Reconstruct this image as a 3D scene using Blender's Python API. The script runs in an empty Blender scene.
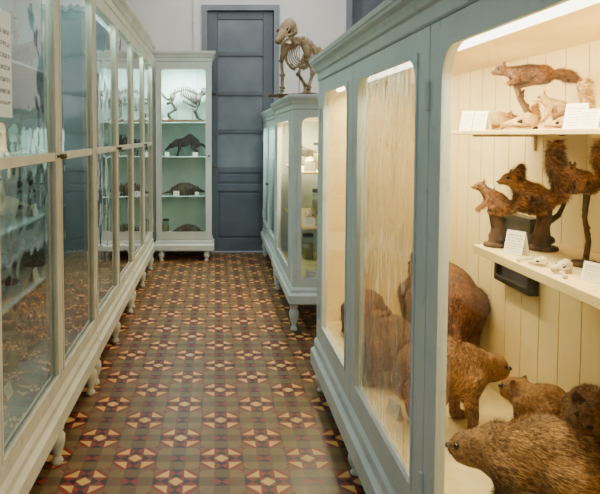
import bpy, bmesh, math, random
from mathutils import Vector, Matrix, Euler
random.seed(7)
scene=bpy.context.scene
COL=scene.collection
pi=math.pi
# ------------------------------------------------------------------ materials
def newmat(name):
    m=bpy.data.materials.new(name); m.use_nodes=True
    nt=m.node_tree; b=nt.nodes.get('Principled BSDF'); return m,nt,b
def s2l(c): return tuple(((v/255)/12.92 if v/255<=.04045 else ((v/255+.055)/1.055)**2.4) for v in c)+(1,)
def mixrgb(nt,fac,a,b):
    n=nt.nodes.new('ShaderNodeMix'); n.data_type='RGBA'
    for sock,v in ((n.inputs[0],fac),(n.inputs[6],a),(n.inputs[7],b)):
        if hasattr(v,'is_linked') or isinstance(v,bpy.types.NodeSocket): nt.links.new(v,sock)
        else: sock.default_value=v
    return n.outputs[2]
def mat(name,c1,c2=None,scale=8,rough=.5,bump=0,bscale=None,metal=0,stretch=(1,1,1),detail=4,lo=.35,hi=.65,wear=None):
    m,nt,b=newmat(name)
    c2=c2 or tuple(v*.88 for v in c1)
    tc=nt.nodes.new('ShaderNodeTexCoord'); mp=nt.nodes.new('ShaderNodeMapping'); mp.inputs['Scale'].default_value=stretch
    nt.links.new(tc.outputs['Object'],mp.inputs[0])
    no=nt.nodes.new('ShaderNodeTexNoise'); no.inputs['Scale'].default_value=scale; no.inputs['Detail'].default_value=detail
    nt.links.new(mp.outputs[0],no.inputs['Vector'])
    mr=nt.nodes.new('ShaderNodeMapRange'); mr.inputs[1].default_value=lo; mr.inputs[2].default_value=hi
    nt.links.new(no.outputs[0],mr.inputs[0])
    c=mixrgb(nt,mr.outputs[0],s2l(c1),s2l(c2))
    if wear:
        n3=nt.nodes.new('ShaderNodeTexNoise'); n3.inputs['Scale'].default_value=22; n3.inputs['Detail'].default_value=8; nt.links.new(mp.outputs[0],n3.inputs['Vector'])
        m3=nt.nodes.new('ShaderNodeMapRange'); m3.inputs[1].default_value=.62; m3.inputs[2].default_value=.72; m3.inputs[4].default_value=.5; nt.links.new(n3.outputs[0],m3.inputs[0])
        c=mixrgb(nt,m3.outputs[0],c,s2l(wear))
    nt.links.new(c,b.inputs['Base Color'])
    b.inputs['Roughness'].default_value=rough; b.inputs['Metallic'].default_value=metal
    if bump:
        n2=nt.nodes.new('ShaderNodeTexNoise'); n2.inputs['Scale'].default_value=bscale or scale*4
        nt.links.new(mp.outputs[0],n2.inputs['Vector'])
        bp=nt.nodes.new('ShaderNodeBump'); bp.inputs['Strength'].default_value=bump; bp.inputs['Distance'].default_value=.01
        nt.links.new(n2.outputs[0],bp.inputs['Height']); nt.links.new(bp.outputs[0],b.inputs['Normal'])
    return m
def glassmat(name,tint,bump=0,bscale=3,refl=1.0,stretch=(1,1,1),rough=.03,reflhaze=0,reflhazec=(.75,.82,.80,1),base=.06,reflstreak=False):
    m=bpy.data.materials.new(name); m.use_nodes=True; nt=m.node_tree; nt.nodes.clear()
    out=nt.nodes.new('ShaderNodeOutputMaterial'); tr=nt.nodes.new('ShaderNodeBsdfTransparent'); gl=nt.nodes.new('ShaderNodeBsdfGlossy')
    tr.inputs[0].default_value=tint; gl.inputs['Roughness'].default_value=rough
    ge=nt.nodes.new('ShaderNodeNewGeometry')
    dt=nt.nodes.new('ShaderNodeVectorMath'); dt.operation='DOT_PRODUCT'; nt.links.new(ge.outputs['Normal'],dt.inputs[0]); nt.links.new(ge.outputs['Incoming'],dt.inputs[1])
    def mt(op,a,b_=None,c=None,cl=False):
        n=nt.nodes.new('ShaderNodeMath'); n.operation=op; n.use_clamp=cl
        for i,v in enumerate((a,b_,c)):
            if v is None: continue
            if isinstance(v,bpy.types.NodeSocket): nt.links.new(v,n.inputs[i])
            else: n.inputs[i].default_value=v
        return n.outputs[0]
    f=mt('POWER',mt('SUBTRACT',1.,mt('ABSOLUTE',dt.outputs['Value']),cl=True),5.)
    f=mt('MULTIPLY',mt('MULTIPLY_ADD',f,.90,base),refl,cl=True)
    tsock=tr.outputs[0]
    tc=nt.nodes.new('ShaderNodeTexCoord')
    if reflhaze:  # diffuse mix paints pale reflections into the pane
        df=nt.nodes.new('ShaderNodeBsdfDiffuse'); df.inputs[0].default_value=reflhazec
        hn=nt.nodes.new('ShaderNodeTexNoise'); hn.inputs['Scale'].default_value=bscale if reflstreak else 1.6; hn.inputs['Detail'].default_value=3
        if reflstreak:
            hn.inputs['Distortion'].default_value=1.2
            hp_=nt.nodes.new('ShaderNodeMapping'); hp_.inputs['Scale'].default_value=stretch; nt.links.new(tc.outputs['Object'],hp_.inputs[0]); nt.links.new(hp_.outputs[0],hn.inputs['Vector'])
            hf=mt('MULTIPLY',mt('MULTIPLY_ADD',hn.outputs[0],12.,-7.,cl=True),reflhaze)
        else:
            nt.links.new(tc.outputs['Object'],hn.inputs['Vector'])
            hf=mt('MULTIPLY',mt('MULTIPLY_ADD',hn.outputs[0],1.6,-.1,cl=True),reflhaze)
        hm=nt.nodes.new('ShaderNodeMixShader'); nt.links.new(hf,hm.inputs[0]); nt.links.new(tsock,hm.inputs[1]); nt.links.new(df.outputs[0],hm.inputs[2]); tsock=hm.outputs[0]
    mx=nt.nodes.new('ShaderNodeMixShader'); nt.links.new(f,mx.inputs[0])
    nt.links.new(tsock,mx.inputs[1]); nt.links.new(gl.outputs[0],mx.inputs[2]); nt.links.new(mx.outputs[0],out.inputs[0])
    if bump:
        mp=nt.nodes.new('ShaderNodeMapping'); mp.inputs['Scale'].default_value=stretch
        no=nt.nodes.new('ShaderNodeTexNoise'); no.inputs['Scale'].default_value=bscale; no.inputs['Detail'].default_value=2
        nt.links.new(tc.outputs['Object'],mp.inputs[0]); nt.links.new(mp.outputs[0],no.inputs['Vector'])
        bp=nt.nodes.new('ShaderNodeBump'); bp.inputs['Strength'].default_value=bump; bp.inputs['Distance'].default_value=.02
        nt.links.new(no.outputs[0],bp.inputs['Height']); nt.links.new(bp.outputs[0],gl.inputs['Normal'])
    return m
def emitmat(name,c,s):
    m,nt,b=newmat(name); b.inputs['Emission Color'].default_value=c; b.inputs['Emission Strength'].default_value=s; b.inputs['Base Color'].default_value=(.8,.8,.8,1); return m

M_right=mat('paint_blue_grey',(204,214,214),(188,202,204),5,.40,.15,30,wear=(156,160,156))
M_mid=mat('paint_blue_grey_pale',(204,212,208),(188,200,198),6,.4,.1,30,wear=(150,158,152))
M_left=mat('paint_sage',(212,208,184),(194,192,168),5,.42,.12,30,wear=(156,152,132))
M_back=mat('paint_pale',(212,214,204),(198,202,194),6,.4)
M_cream=mat('interior_cream',(238,216,152),(228,202,136),3,.6,.05,40)
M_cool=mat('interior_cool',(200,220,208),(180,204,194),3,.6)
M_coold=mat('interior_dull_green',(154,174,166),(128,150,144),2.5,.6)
M_shelfl=mat('shelf_grey_paint',(186,198,192),(168,180,176),5,.5)
M_deck=mat('deck_cream',(234,214,156),(216,192,130),8,.7)
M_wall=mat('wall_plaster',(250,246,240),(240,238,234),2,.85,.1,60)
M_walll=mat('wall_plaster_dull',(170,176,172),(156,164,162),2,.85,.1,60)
M_ceil=mat('ceiling_plaster',(225,225,218),None,3,.9)
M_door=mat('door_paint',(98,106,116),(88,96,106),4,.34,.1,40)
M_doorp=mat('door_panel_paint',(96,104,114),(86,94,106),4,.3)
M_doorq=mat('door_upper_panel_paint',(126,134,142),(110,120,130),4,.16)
M_casing=mat('casing_paint',(138,146,154),(122,132,142),4,.4)
M_brass=mat('aged_brass',(120,104,70),(80,70,50),20,.35,metal=.9)
M_steel=mat('dull_steel',(130,134,134),(100,104,106),20,.35,metal=.8)
M_bone=mat('bone_old',(186,164,122),(124,100,68),18,.6,.3,80)
M_bonew=mat('bone_pale',(224,214,186),(190,174,136),18,.55,.2,80)
M_boneo=mat('bone_ochre',(200,170,110),(140,104,58),18,.55,.2,80)
M_boned=mat('bone_dark',(84,74,58),(48,42,36),18,.6,.3,80)
M_shell=mat('shell_banded',(104,92,72),(60,52,40),14,.6,.4,60)
M_socket=mat('socket_dark',(38,28,20),None,10,.9)
M_wood=mat('varnished_wood',(106,68,38),(72,44,24),4,.4,.2,20,stretch=(1,8,8))
M_bark=mat('bark',(104,74,46),(44,32,24),14,.9,.9,40,stretch=(1,1,.35))
M_eye=mat('glass_eye',(14,10,8),None,5,.08)
M_nose=mat('nose_leather',(34,24,22),None,20,.45)
M_black=mat('black_frame',(28,28,30),None,10,.35)
M_pic=mat('picture_dark',(60,56,66),(30,34,40),12,.3)
M_lid=mat('jar_lid',(40,42,44),None,10,.4)
M_fluid=mat('preserving_fluid',(168,150,92),(140,124,74),6,.25)
M_glass=glassmat('glass_clear',(.96,.97,.95,1),.05,3,.6)
M_glassw=glassmat('glass_wavy',(.96,.96,.91,1),1.0,11,2.2,(1,1,.2),reflhaze=.36,reflhazec=(.84,.90,.90,1),reflstreak=True)  # rippled pane, pale reflection streaks painted into its colour
M_glassl=glassmat('glass_murky_refl',(.74,.87,.85,1),.25,4,2.1,reflhaze=.06)  # teal tint and pale haze paint in murky reflections
M_jar=glassmat('jar_glass',(.86,.92,.9,1),0,3,1.3)
M_tube=emitmat('tube_warm',(1,.93,.74,1),8)
M_tubec=emitmat('tube_cool',(.85,1,.99,1),8)
def cardmat(name,paper=(238,236,226)):
    m,nt,b=newmat(name)
    tc=nt.nodes.new('ShaderNodeTexCoord'); sx=nt.nodes.new('ShaderNodeSeparateXYZ'); nt.links.new(tc.outputs['Generated'],sx.inputs[0])
    def mt(op,a,b_=0.,c=0.):
        n=nt.nodes.new('ShaderNodeMath'); n.operation=op
        for i,v in enumerate((a,b_,c)):
            if isinstance(v,bpy.types.NodeSocket): nt.links.new(v,n.inputs[i])
            elif i<len(n.inputs): n.inputs[i].default_value=v
        return n.outputs[0]
    z=sx.outputs[2]; x=sx.outputs[0]
    line=mt('LESS_THAN',mt('FRACT',mt('MULTIPLY',z,9.)),.38)
    no=nt.nodes.new('ShaderNodeTexNoise'); no.inputs['Scale'].default_value=22; nt.links.new(tc.outputs['Generated'],no.inputs[0])
    word=mt('GREATER_THAN',no.outputs[0],.47)
    ins=mt('MULTIPLY',mt('LESS_THAN',mt('ABSOLUTE',mt('SUBTRACT',x,.5)),.38),mt('LESS_THAN',mt('ABSOLUTE',mt('SUBTRACT',z,.5)),.38))
    f=mt('MULTIPLY',mt('MULTIPLY',line,word),ins)
    f=mt('MULTIPLY',f,.75)
    nt.links.new(mixrgb(nt,f,s2l(paper),s2l((60,60,66))),b.inputs['Base Color']); b.inputs['Roughness'].default_value=.7
    return m
M_card=cardmat('printed_card'); M_notice=cardmat('printed_notice',(226,238,232))

def furmat1(name,a,b_,belly=None,scale=9):
    m,nt,b=newmat(name)
    tc=nt.nodes.new('ShaderNodeTexCoord')
    n1=nt.nodes.new('ShaderNodeTexNoise'); n1.inputs['Scale'].default_value=scale; n1.inputs['Detail'].default_value=4
    n2=nt.nodes.new('ShaderNodeTexNoise'); n2.inputs['Scale'].default_value=90; n2.inputs['Detail'].default_value=2
    for n in (n1,n2): nt.links.new(tc.outputs['Object'],n.inputs[0])
    ad=nt.nodes.new('ShaderNodeMath'); ad.operation='MULTIPLY_ADD'; ad.inputs[1].default_value=.4
    nt.links.new(n2.outputs[0],ad.inputs[0])
    mm=nt.nodes.new('ShaderNodeMath'); mm.operation='MULTIPLY'; mm.inputs[1].default_value=.6; nt.links.new(n1.outputs[0],mm.inputs[0]); nt.links.new(mm.outputs[0],ad.inputs[2])
    mr=nt.nodes.new('ShaderNodeMapRange'); mr.inputs[1].default_value=.42; mr.inputs[2].default_value=.58; nt.links.new(ad.outputs[0],mr.inputs[0])
    c=mixrgb(nt,mr.outputs[0],s2l(a),s2l(b_))
    nt.links.new(c,b.inputs['Base Color']); b.inputs['Roughness'].default_value=.85
    return m
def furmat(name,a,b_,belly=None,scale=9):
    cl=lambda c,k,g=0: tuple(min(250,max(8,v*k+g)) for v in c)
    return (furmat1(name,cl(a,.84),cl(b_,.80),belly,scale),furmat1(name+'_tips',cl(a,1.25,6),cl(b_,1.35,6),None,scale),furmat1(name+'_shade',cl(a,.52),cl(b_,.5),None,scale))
F_red=furmat('fur_russet',(170,104,54),(98,54,28))
F_russ=furmat('fur_chestnut',(146,92,50),(82,48,28),None,5)
F_brown=furmat('fur_brown',(152,108,60),(82,54,30),None,6)
F_dark=furmat('fur_dark_brown',(136,92,52),(72,44,28))
F_sq=furmat('fur_ginger_brown',(180,124,72),(100,62,36),None,16)
F_tan=furmat('fur_golden_brown',(178,128,68),(102,66,36),None,6)
F_grey=furmat('fur_grizzled',(160,122,74),(78,54,34),None,6)
F_pale=furmat('fur_pale',(206,170,108),(120,84,46),None,14)
F_rufous=furmat('fur_rufous',(184,128,76),(108,70,42),None,9)
F_black=furmat('fur_blackish',(84,74,62),(44,38,34),None,10)
F_feather=furmat('feathers_dusky',(100,102,94),(48,52,54),None,20)

# ------------------------------------------------------------------ mesh helpers
def box(bm,x0,x1,y0,y1,z0,z1,m=None):
    mm=Matrix.Translation(((x0+x1)/2,(y0+y1)/2,(z0+z1)/2))@Matrix.Diagonal((abs(x1-x0),abs(y1-y0),abs(z1-z0),1))
    if m is not None: mm=m@mm
    bmesh.ops.create_cube(bm,size=1,matrix=mm)
def obj(name,bm,material,parent=None,smooth=False,bevel=0,loc=None,rot=None):
    me=bpy.data.meshes.new(name)
    bmesh.ops.recalc_face_normals(bm,faces=bm.faces)
    bm.to_mesh(me); bm.free()
    if smooth:
        for p in me.polygons: p.use_smooth=True
    me.materials.append(material)
    o=bpy.data.objects.new(name,me); COL.objects.link(o)
    if parent: o.parent=parent
    if loc: o.location=loc
    if rot: o.rotation_euler=rot
    if bevel:
        b=o.modifiers.new('bevel','BEVEL'); b.width=bevel; b.segments=2; b.limit_method='ANGLE'
    return o
def pane(x0,x1,y,z0,z1,material,parent,axis='x'):
    bm=bmesh.new()
    co=[(x0,y,z0),(x1,y,z0),(x1,y,z1),(x0,y,z1)] if axis=='x' else [(y,x0,z0),(y,x1,z0),(y,x1,z1),(y,x0,z1)]
    bm.faces.new([bm.verts.new(c) for c in co]); return obj('glass_pane',bm,material,parent)
def empty(name,loc=(0,0,0),rz=0):
    e=bpy.data.objects.new(name,None); e.empty_display_size=.05; e.location=loc; e.rotation_euler=(0,0,rz); COL.objects.link(e); return e
def tag(o,label,cat,group=None):
    o['label']=label; o['category']=cat
    if group: o['group']=group
    return o
def sphere(bm,c,r,rot=None,u=14,v=9):
    if not hasattr(r,'__len__'): r=(r,r,r)
    m=Matrix.Translation(c)@(Euler(rot).to_matrix().to_4x4() if rot else Matrix.Identity(4))@Matrix.Diagonal((r[0],r[1],r[2],1))
    bmesh.ops.create_uvsphere(bm,u_segments=u,v_segments=v,radius=1,matrix=m)
def tube(bm,pts,rs,seg=8):
    pts=[Vector(p) for p in pts]
    if not hasattr(rs,'__len__'): rs=[rs]*len(pts)
    rings=[]; up=None
    for i,p in enumerate(pts):
        t=(pts[min(i+1,len(pts)-1)]-pts[max(i-1,0)]).normalized()
        if up is None:
            up=Vector((0,0,1)) if abs(t.z)<.9 else Vector((1,0,0))
        a=t.cross(up).normalized(); up=a.cross(t).normalized()
        rings.append([bm.verts.new(p+(a*math.cos(k*2*pi/seg)+up*math.sin(k*2*pi/seg))*rs[i]) for k in range(seg)])
    for i in range(len(rings)-1):
        for k in range(seg):
            bm.faces.new((rings[i][k],rings[i][(k+1)%seg],rings[i+1][(k+1)%seg],rings[i+1][k]))
    bm.faces.new(rings[0][::-1]); bm.faces.new(rings[-1])
def chain(bm,pr):
    for p,r in pr: sphere(bm,p,r)
    for (p,r),(q,s) in zip(pr,pr[1:]): tube(bm,[p,q],[r,s],12)
def lathe(bm,prof,seg=16,c=(0,0,0)):
    rings=[[bm.verts.new((c[0]+r*math.cos(k*2*pi/seg),c[1]+r*math.sin(k*2*pi/seg),c[2]+z)) for k in range(seg)] for r,z in prof]
    for a,b in zip(rings,rings[1:]):
        for k in range(seg): bm.faces.new((a[k],a[(k+1)%seg],b[(k+1)%seg],b[k]))
    bm.faces.new(rings[0][::-1]); bm.faces.new(rings[-1])
def frame(bm,x0,x1,z0,z1,sl,sr,bt,tp,y0,y1,r=0,n=8):
    """rectangular frame in XZ with rounded top corners to the opening"""
    ix0,ix1,iz0,iz1=x0+sl,x1-sr,z0+bt,z1-tp
    inn=[(ix0,iz0),(ix1,iz0)]; out=[(x0,z0),(x1,z0)]
    if r>0:
        for side in (1,-1):
            cx=ix1-r if side==1 else ix0+r; cz=iz1-r; ox=x1 if side==1 else x0
            rng=range(n+1) if side==1 else range(n,-1,-1)
            for k in rng:
                t=k/n; a=t*pi/2
                inn.append((cx+side*r*math.cos(a),cz+r*math.sin(a)))
                out.append((ox,cz+(z1-cz)*2*t) if t<=.5 else (ox+(cx-ox)*(2*t-1),z1))
    else:
        inn+=[(ix1,iz1),(ix0,iz1)]; out+=[(x1,z1),(x0,z1)]
    N=len(inn)
    V=[[bm.verts.new((p[0],y,p[1])) for p in L] for L in (inn,out) for y in (y0,y1)]
    i0,i1,o0,o1=V
    for k in range(N):
        j=(k+1)%N
        bm.faces.new((i0[k],i0[j],o0[j],o0[k])); bm.faces.new((i1[k],o1[k],o1[j],i1[j]))
        bm.faces.new((i0[k],i1[k],i1[j],i0[j])); bm.faces.new((o0[k],o0[j],o1[j],o1[k]))
def moulding(bm,W,D,prof,l=1,r=1):
    rows=[[bm.verts.new(p) for p in ((-o*l,D,z),(-o*l,-o,z),(W+o*r,-o,z),(W+o*r,D,z))] for o,z in prof]
    for a,b in zip(rows,rows[1:]):
        for k in range(4): bm.faces.new((a[k],a[(k+1)%4],b[(k+1)%4],b[k]))
    bm.faces.new(rows[0][::-1]); bm.faces.new(rows[-1])

# ------------------------------------------------------------------ cabinet
def cabinet(name,loc,rz,W,D,zl,zd0,zd1,ztop,doors,paint,inner,glassm,label,stile=.05,brail=.07,trail=.06,r=0,midrail=None,
            shelves=(),lo=1,ro=1,side='solid',glasslist=None,leglocs=None,over=.045,deck=None,tubem=None,group=None,shelfm=None,boardw=.14,knobs=True,sglass=None):
    root=empty(name,loc,rz); tag(root,label,'display cabinet',group)
    bm=bmesh.new(); T=.03; f=.028
    hm=zl+(zd0-zl)*.55
    moulding(bm,W,D,[(.018,zl),(.03,zl+.012),(.03,hm),(.018,hm+.012),(.012,hm+.02),(.012,zd0-.02),(.0,zd0)],lo,ro)
    h=ztop-zd1
    moulding(bm,W,D,[(0,zd1),(.006,zd1+h*.05),(.006,zd1+h*.35),(.016,zd1+h*.40),(.02,zd1+h*.5),(over*.55,zd1+h*.62),(over*.85,zd1+h*.72),(over*.9,zd1+h*.8),(over,zd1+h*.83),(over,ztop),(.0,ztop+.004)],lo,ro)
    for x in (0,W-T):
        if side=='solid':
            box(bm,x,x+T,D-T,D,zd0,zd1); box(bm,x,x+T,f,f+T,zd0,zd1)
            box(bm,x+.004,x+T-.006,f+T,D-T,zd0,zd1)
    if doors[0][0]>0.001: box(bm,0,doors[0][0]-.002,0,f,zd0,zd1)
    if doors[-1][1]<W-.001: box(bm,doors[-1][1]+.002,W,0,f,zd0,zd1)
    for a,b_ in zip(doors,doors[1:]):
        box(bm,a[1]-.012,a[1]+.012,f+.001,f+.03,zd0,zd1)
    obj('body',bm,paint,root,bevel=.002)
    bm=bmesh.new(); n=max(2,int(W/boardw)); w=(W-2*T)/n
    box(bm,T,W-T,D-.008,D-.001,zd0,zd1)
    for i in range(n): box(bm,T+i*w+.003,T+(i+1)*w-.003,D-.018,D-.008,zd0,zd1)
    obj('back_panel',bm,inner,root)
    bm=bmesh.new(); box(bm,T,W-T,f+.002,D-.02,zd0-.02,deck or zd0+.02); obj('bottom_deck',bm,M_deck if inner==M_cream else inner,root)
    bm=bmesh.new(); box(bm,T,W-T,f+.03,D-.02,zd1-.012,zd1-.002); obj('top_lining',bm,inner,root)
    if side=='solid':
        for x in (T-.004,W-T-.001):
            bm=bmesh.new(); box(bm,x,x+.005,f+T,D-.02,zd0,zd1-.01); obj('side_lining',bm,inner,root)
    else:
        for x in (0,W):
            bm=bmesh.new(); frame(bm,f+.001,D,zd0,zd1,.035,.035,.07,.06,-.012,.012,r)
            bmesh.ops.transform(bm,matrix=Matrix.Translation((x-(.012 if x>0 else -.012),0,0))@Matrix.Rotation(pi/2,4,'Z'),verts=bm.verts)
            so=obj('side_frame',bm,paint,root,bevel=.002)
            pane(f+.03,D-.03,x-.012 if x>0 else .012,zd0+.06,zd1-.05,sglass or glassm,so,'y')
    for i,(a,b_) in enumerate(doors):
        bm=bmesh.new(); g=.003
        frame(bm,a+g,b_-g,zd0+.004,zd1-.003,stile,stile,brail,trail,-.002,.024,r)
        frame(bm,a+stile-.004+g,b_-stile+.004-g,zd0+brail,zd1-trail+.002,.012,.012,.012,.012,-.007,.004,max(0,r-.006))
        if midrail: box(bm,a+stile,b_-stile,-.002,.022,midrail-.018,midrail+.018)
        d=obj('door',bm,paint,root,bevel=.0015)
        pane(a+stile-.01,b_-stile+.01,.012,zd0+brail-.01,zd1-trail+.01,glasslist[i] if glasslist else glassm,d)
        zk=midrail or (zd0+zd1)/2-.05
        kx=(b_-stile*.5) if i%2==0 else (a+stile*.5)
        if knobs:
            bm=bmesh.new(); lathe(bm,[(.009,0),(.006,.004),(.005,.014),(.011,.018),(.013,.026),(.009,.033),(.002,.035)],14)
            bmesh.ops.transform(bm,matrix=Matrix.Translation((kx,-.002,zk))@Matrix.Rotation(pi/2,4,'X'),verts=bm.verts)
            obj('knob',bm,M_brass,d,smooth=True)
        for hz in (zd0+.18,zd1-.2):
            hx=a+.004 if i%2==0 else b_-.004
            bm=bmesh.new(); tube(bm,[(hx,-.006,hz-.035),(hx,-.006,hz+.035)],.005,8); sphere(bm,(hx,-.006,hz+.038),.006,u=8,v=6); sphere(bm,(hx,-.006,hz-.038),.006,u=8,v=6)
            obj('hinge',bm,paint,d)
    for (z,y0,x0,x1,t) in shelves:
        bm=bmesh.new(); box(bm,max(T+.002,x0),min(W-T-.002,x1),y0,D-.02,z-t,z); 
        obj('shelf',bm,shelfm or inner,root,bevel=.002)
        for bx in (max(T+.05,x0+.04),(max(T,x0)+min(W-T,x1))/2,min(W-T,x1)-.06):
            bm=bmesh.new(); box(bm,bx-.006,bx+.006,y0+.12,D-.02,z-t-.008,z-t); box(bm,bx-.006,bx+.006,D-.028,D-.02,z-t-.06,z-t)
            obj('shelf_bracket',bm,inner,root)
    ll=leglocs or [.06,W-.06]
    prof=[(.020,0),(.025,.006),(.027,.02),(.018,.04),(.017,.05),(.030,.09),(.037,.13),(.037,.155),(.026,.175),(.024,.18),(.032,.19),(.032,.23)]
    for x in ll:
        for y in (.02,D-.05):
            bm=bmesh.new(); lathe(bm,[(q,z*zl/.23) for q,z in prof],16,(x,y,0)); obj('leg',bm,paint,root,smooth=True)
    if tubem:
        bm=bmesh.new(); box(bm,T+.05,W-T-.05,.075,.115,zd1-.04,zd1-.012); lf=obj('lamp_fitting',bm,M_ceil,root)
        bm=bmesh.new(); tube(bm,[(T+.08,.095,zd1-.055),(W-T-.08,.095,zd1-.055)],.013,10); obj('fluorescent_tube',bm,tubem,lf,smooth=True)
    return root

# ------------------------------------------------------------------ setting
def struct(name,b_,material,bevel=0):
    bm=bmesh.new()
    for q in b_: box(bm,*q)
    o=obj(name,bm,material,bevel=bevel); o['kind']='structure'; return o
YB=8.15; XL=-1.22; XR=3.3; H=3.9; YF=-2.6
def floormat():
    m,nt,b=newmat('encaustic_cement_tiles')
    tc=nt.nodes.new('ShaderNodeTexCoord'); sx=nt.nodes.new('ShaderNodeSeparateXYZ'); nt.links.new(tc.outputs['Object'],sx.inputs[0])
    def mt(op,a,b_=None,c=None):
        n=nt.nodes.new('ShaderNodeMath'); n.operation=op
        for i,v in enumerate((a,b_,c)):
            if v is None: continue
            if isinstance(v,bpy.types.NodeSocket): nt.links.new(v,n.inputs[i])
            else: n.inputs[i].default_value=v
        return n.outputs[0]
    S=.2
    X=mt('ADD',mt('DIVIDE',sx.outputs[0],S),100.35); Y=mt('ADD',mt('DIVIDE',sx.outputs[1],S),100.)
    par=mt('MODULO',mt('ADD',mt('FLOOR',X),mt('FLOOR',Y)),2.)
    B=mt('GREATER_THAN',par,.5)
    A=mt('SUBTRACT',1.,B)
    us=mt('SUBTRACT',mt('MULTIPLY',mt('FRACT',X),2.),1.); vs=mt('SUBTRACT',mt('MULTIPLY',mt('FRACT',Y),2.),1.)
    u=mt('ABSOLUTE',us); v=mt('ABSOLUTE',vs)
    t=mt('MAXIMUM',u,v); s=mt('MINIMUM',u,v); sm=mt('ADD',u,v)
    tan=s2l((128,106,64)); tan2=s2l((106,86,52)); red=s2l((130,42,30)); blk=s2l((34,31,36)); yel=s2l((206,166,88)); brn=s2l((90,68,42))
    no=nt.nodes.new('ShaderNodeTexNoise'); no.inputs['Scale'].default_value=3; nt.links.new(tc.outputs['Object'],no.inputs[0])
    col=mixrgb(nt,no.outputs[0],tan,tan2)
    def lay(mask,c):
        nonlocal col
        col=mixrgb(nt,mask,col,c)
    th=1/3
    c1=mt('LESS_THAN',u,th); c2=mt('LESS_THAN',v,th)
    cen=mt('MULTIPLY',c1,c2); edge=mt('SUBTRACT',mt('ADD',c1,c2),mt('MULTIPLY',cen,2.)); cor=mt('SUBTRACT',1.,mt('MAXIMUM',c1,c2))
    hour=mt('LESS_THAN',s,mt('ABSOLUTE',mt('SUBTRACT',t,2*th)))
    lay(mt('MULTIPLY',B,edge),mixrgb(nt,.6,tan2,brn))
    lay(mt('MULTIPLY',B,mt('MULTIPLY',cen,mt('LESS_THAN',u,v))),blk)
    lay(mt('MULTIPLY',B,mt('MULTIPLY',cen,mt('GREATER_THAN',u,v))),red)
    lay(mt('MULTIPLY',B,mt('GREATER_THAN',sm,1.74)),red)
    lay(mt('MULTIPLY',A,mt('MULTIPLY',edge,hour)),blk)
    lay(mt('MULTIPLY',A,mt('MULTIPLY',edge,mt('SUBTRACT',1.,hour))),red)
    lay(mt('MULTIPLY',A,mt('MULTIPLY',cor,mt('LESS_THAN',sm,3.8*th))),yel)
    lay(mt('MULTIPLY',A,mt('MULTIPLY',cor,mt('GREATER_THAN',sm,3.8*th))),red)
    lay(mt('MULTIPLY',A,mt('MULTIPLY',cor,mt('GREATER_THAN',sm,4.6*th))),tan2)
    lay(mt('MULTIPLY',A,mt('MULTIPLY',cen,mt('GREATER_THAN',sm,th))),red)
    lay(mt('MULTIPLY',A,mt('MULTIPLY',cen,mt('LESS_THAN',sm,th))),yel)
    g2=mt('MAXIMUM',mt('LESS_THAN',mt('ABSOLUTE',mt('SUBTRACT',u,th)),.012),mt('LESS_THAN',mt('ABSOLUTE',mt('SUBTRACT',v,th)),.012))
    lay(mt('MULTIPLY',g2,.4),s2l((50,42,34)))
    gr=mt('GREATER_THAN',t,.982); lay(mt('MULTIPLY',gr,.6),s2l((50,42,34)))
    n2=nt.nodes.new('ShaderNodeTexNoise'); n2.inputs['Scale'].default_value=14; n2.inputs['Detail'].default_value=6; nt.links.new(tc.outputs['Object'],n2.inputs[0])
    mr=nt.nodes.new('ShaderNodeMapRange'); mr.inputs[1].default_value=.45; mr.inputs[2].default_value=.75; mr.inputs[4].default_value=.3; nt.links.new(n2.outputs[0],mr.inputs[0])
    col=mixrgb(nt,mr.outputs[0],col,s2l((80,66,46)))
    nt.links.new(col,b.inputs['Base Color'])
    r2=nt.nodes.new('ShaderNodeMapRange'); r2.inputs[3].default_value=.28; r2.inputs[4].default_value=.48; nt.links.new(n2.outputs[0],r2.inputs[0]); nt.links.new(r2.outputs[0],b.inputs['Roughness'])
    b.inputs['Specular IOR Level'].default_value=.4
    bp=nt.nodes.new('ShaderNodeBump'); bp.inputs['Strength'].default_value=.12; bp.inputs['Distance'].default_value=.004
    nt.links.new(mt('SUBTRACT',n2.outputs[0],gr),bp.inputs['Height']); nt.links.new(bp.outputs[0],b.inputs['Normal'])
    return m
struct('floor',[(XL-.1,XR+.1,YF,YB+.1,-.1,0)],floormat())
struct('ceiling',[(XL-.1,XR+.1,YF,YB+.1,H,H+.1)],M_ceil)
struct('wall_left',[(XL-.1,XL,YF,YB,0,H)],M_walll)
struct('wall_right',[(XR,XR+.1,YF,YB,0,H)],M_wall)
D0,D1,DT=-.10,.74,3.06
E0,E1,ET=1.72,2.62,3.5
struct('wall_back',[(XL-.1,D0,YB,YB+.1,0,H),(D1,E0,YB,YB+.1,0,H),(E1,XR+.1,YB,YB+.1,0,H),(D0,D1,YB,YB+.1,DT,H),(E0,E1,YB,YB+.1,ET,H)],M_wall)
struct('baseboard_back',[(XL,D0-.07,YB-.02,YB,0,.16),(D1+.07,E0-.07,YB-.02,YB,0,.16),(E1+.07,XR,YB-.02,YB,0,.16)],M_casing,.004)
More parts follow.
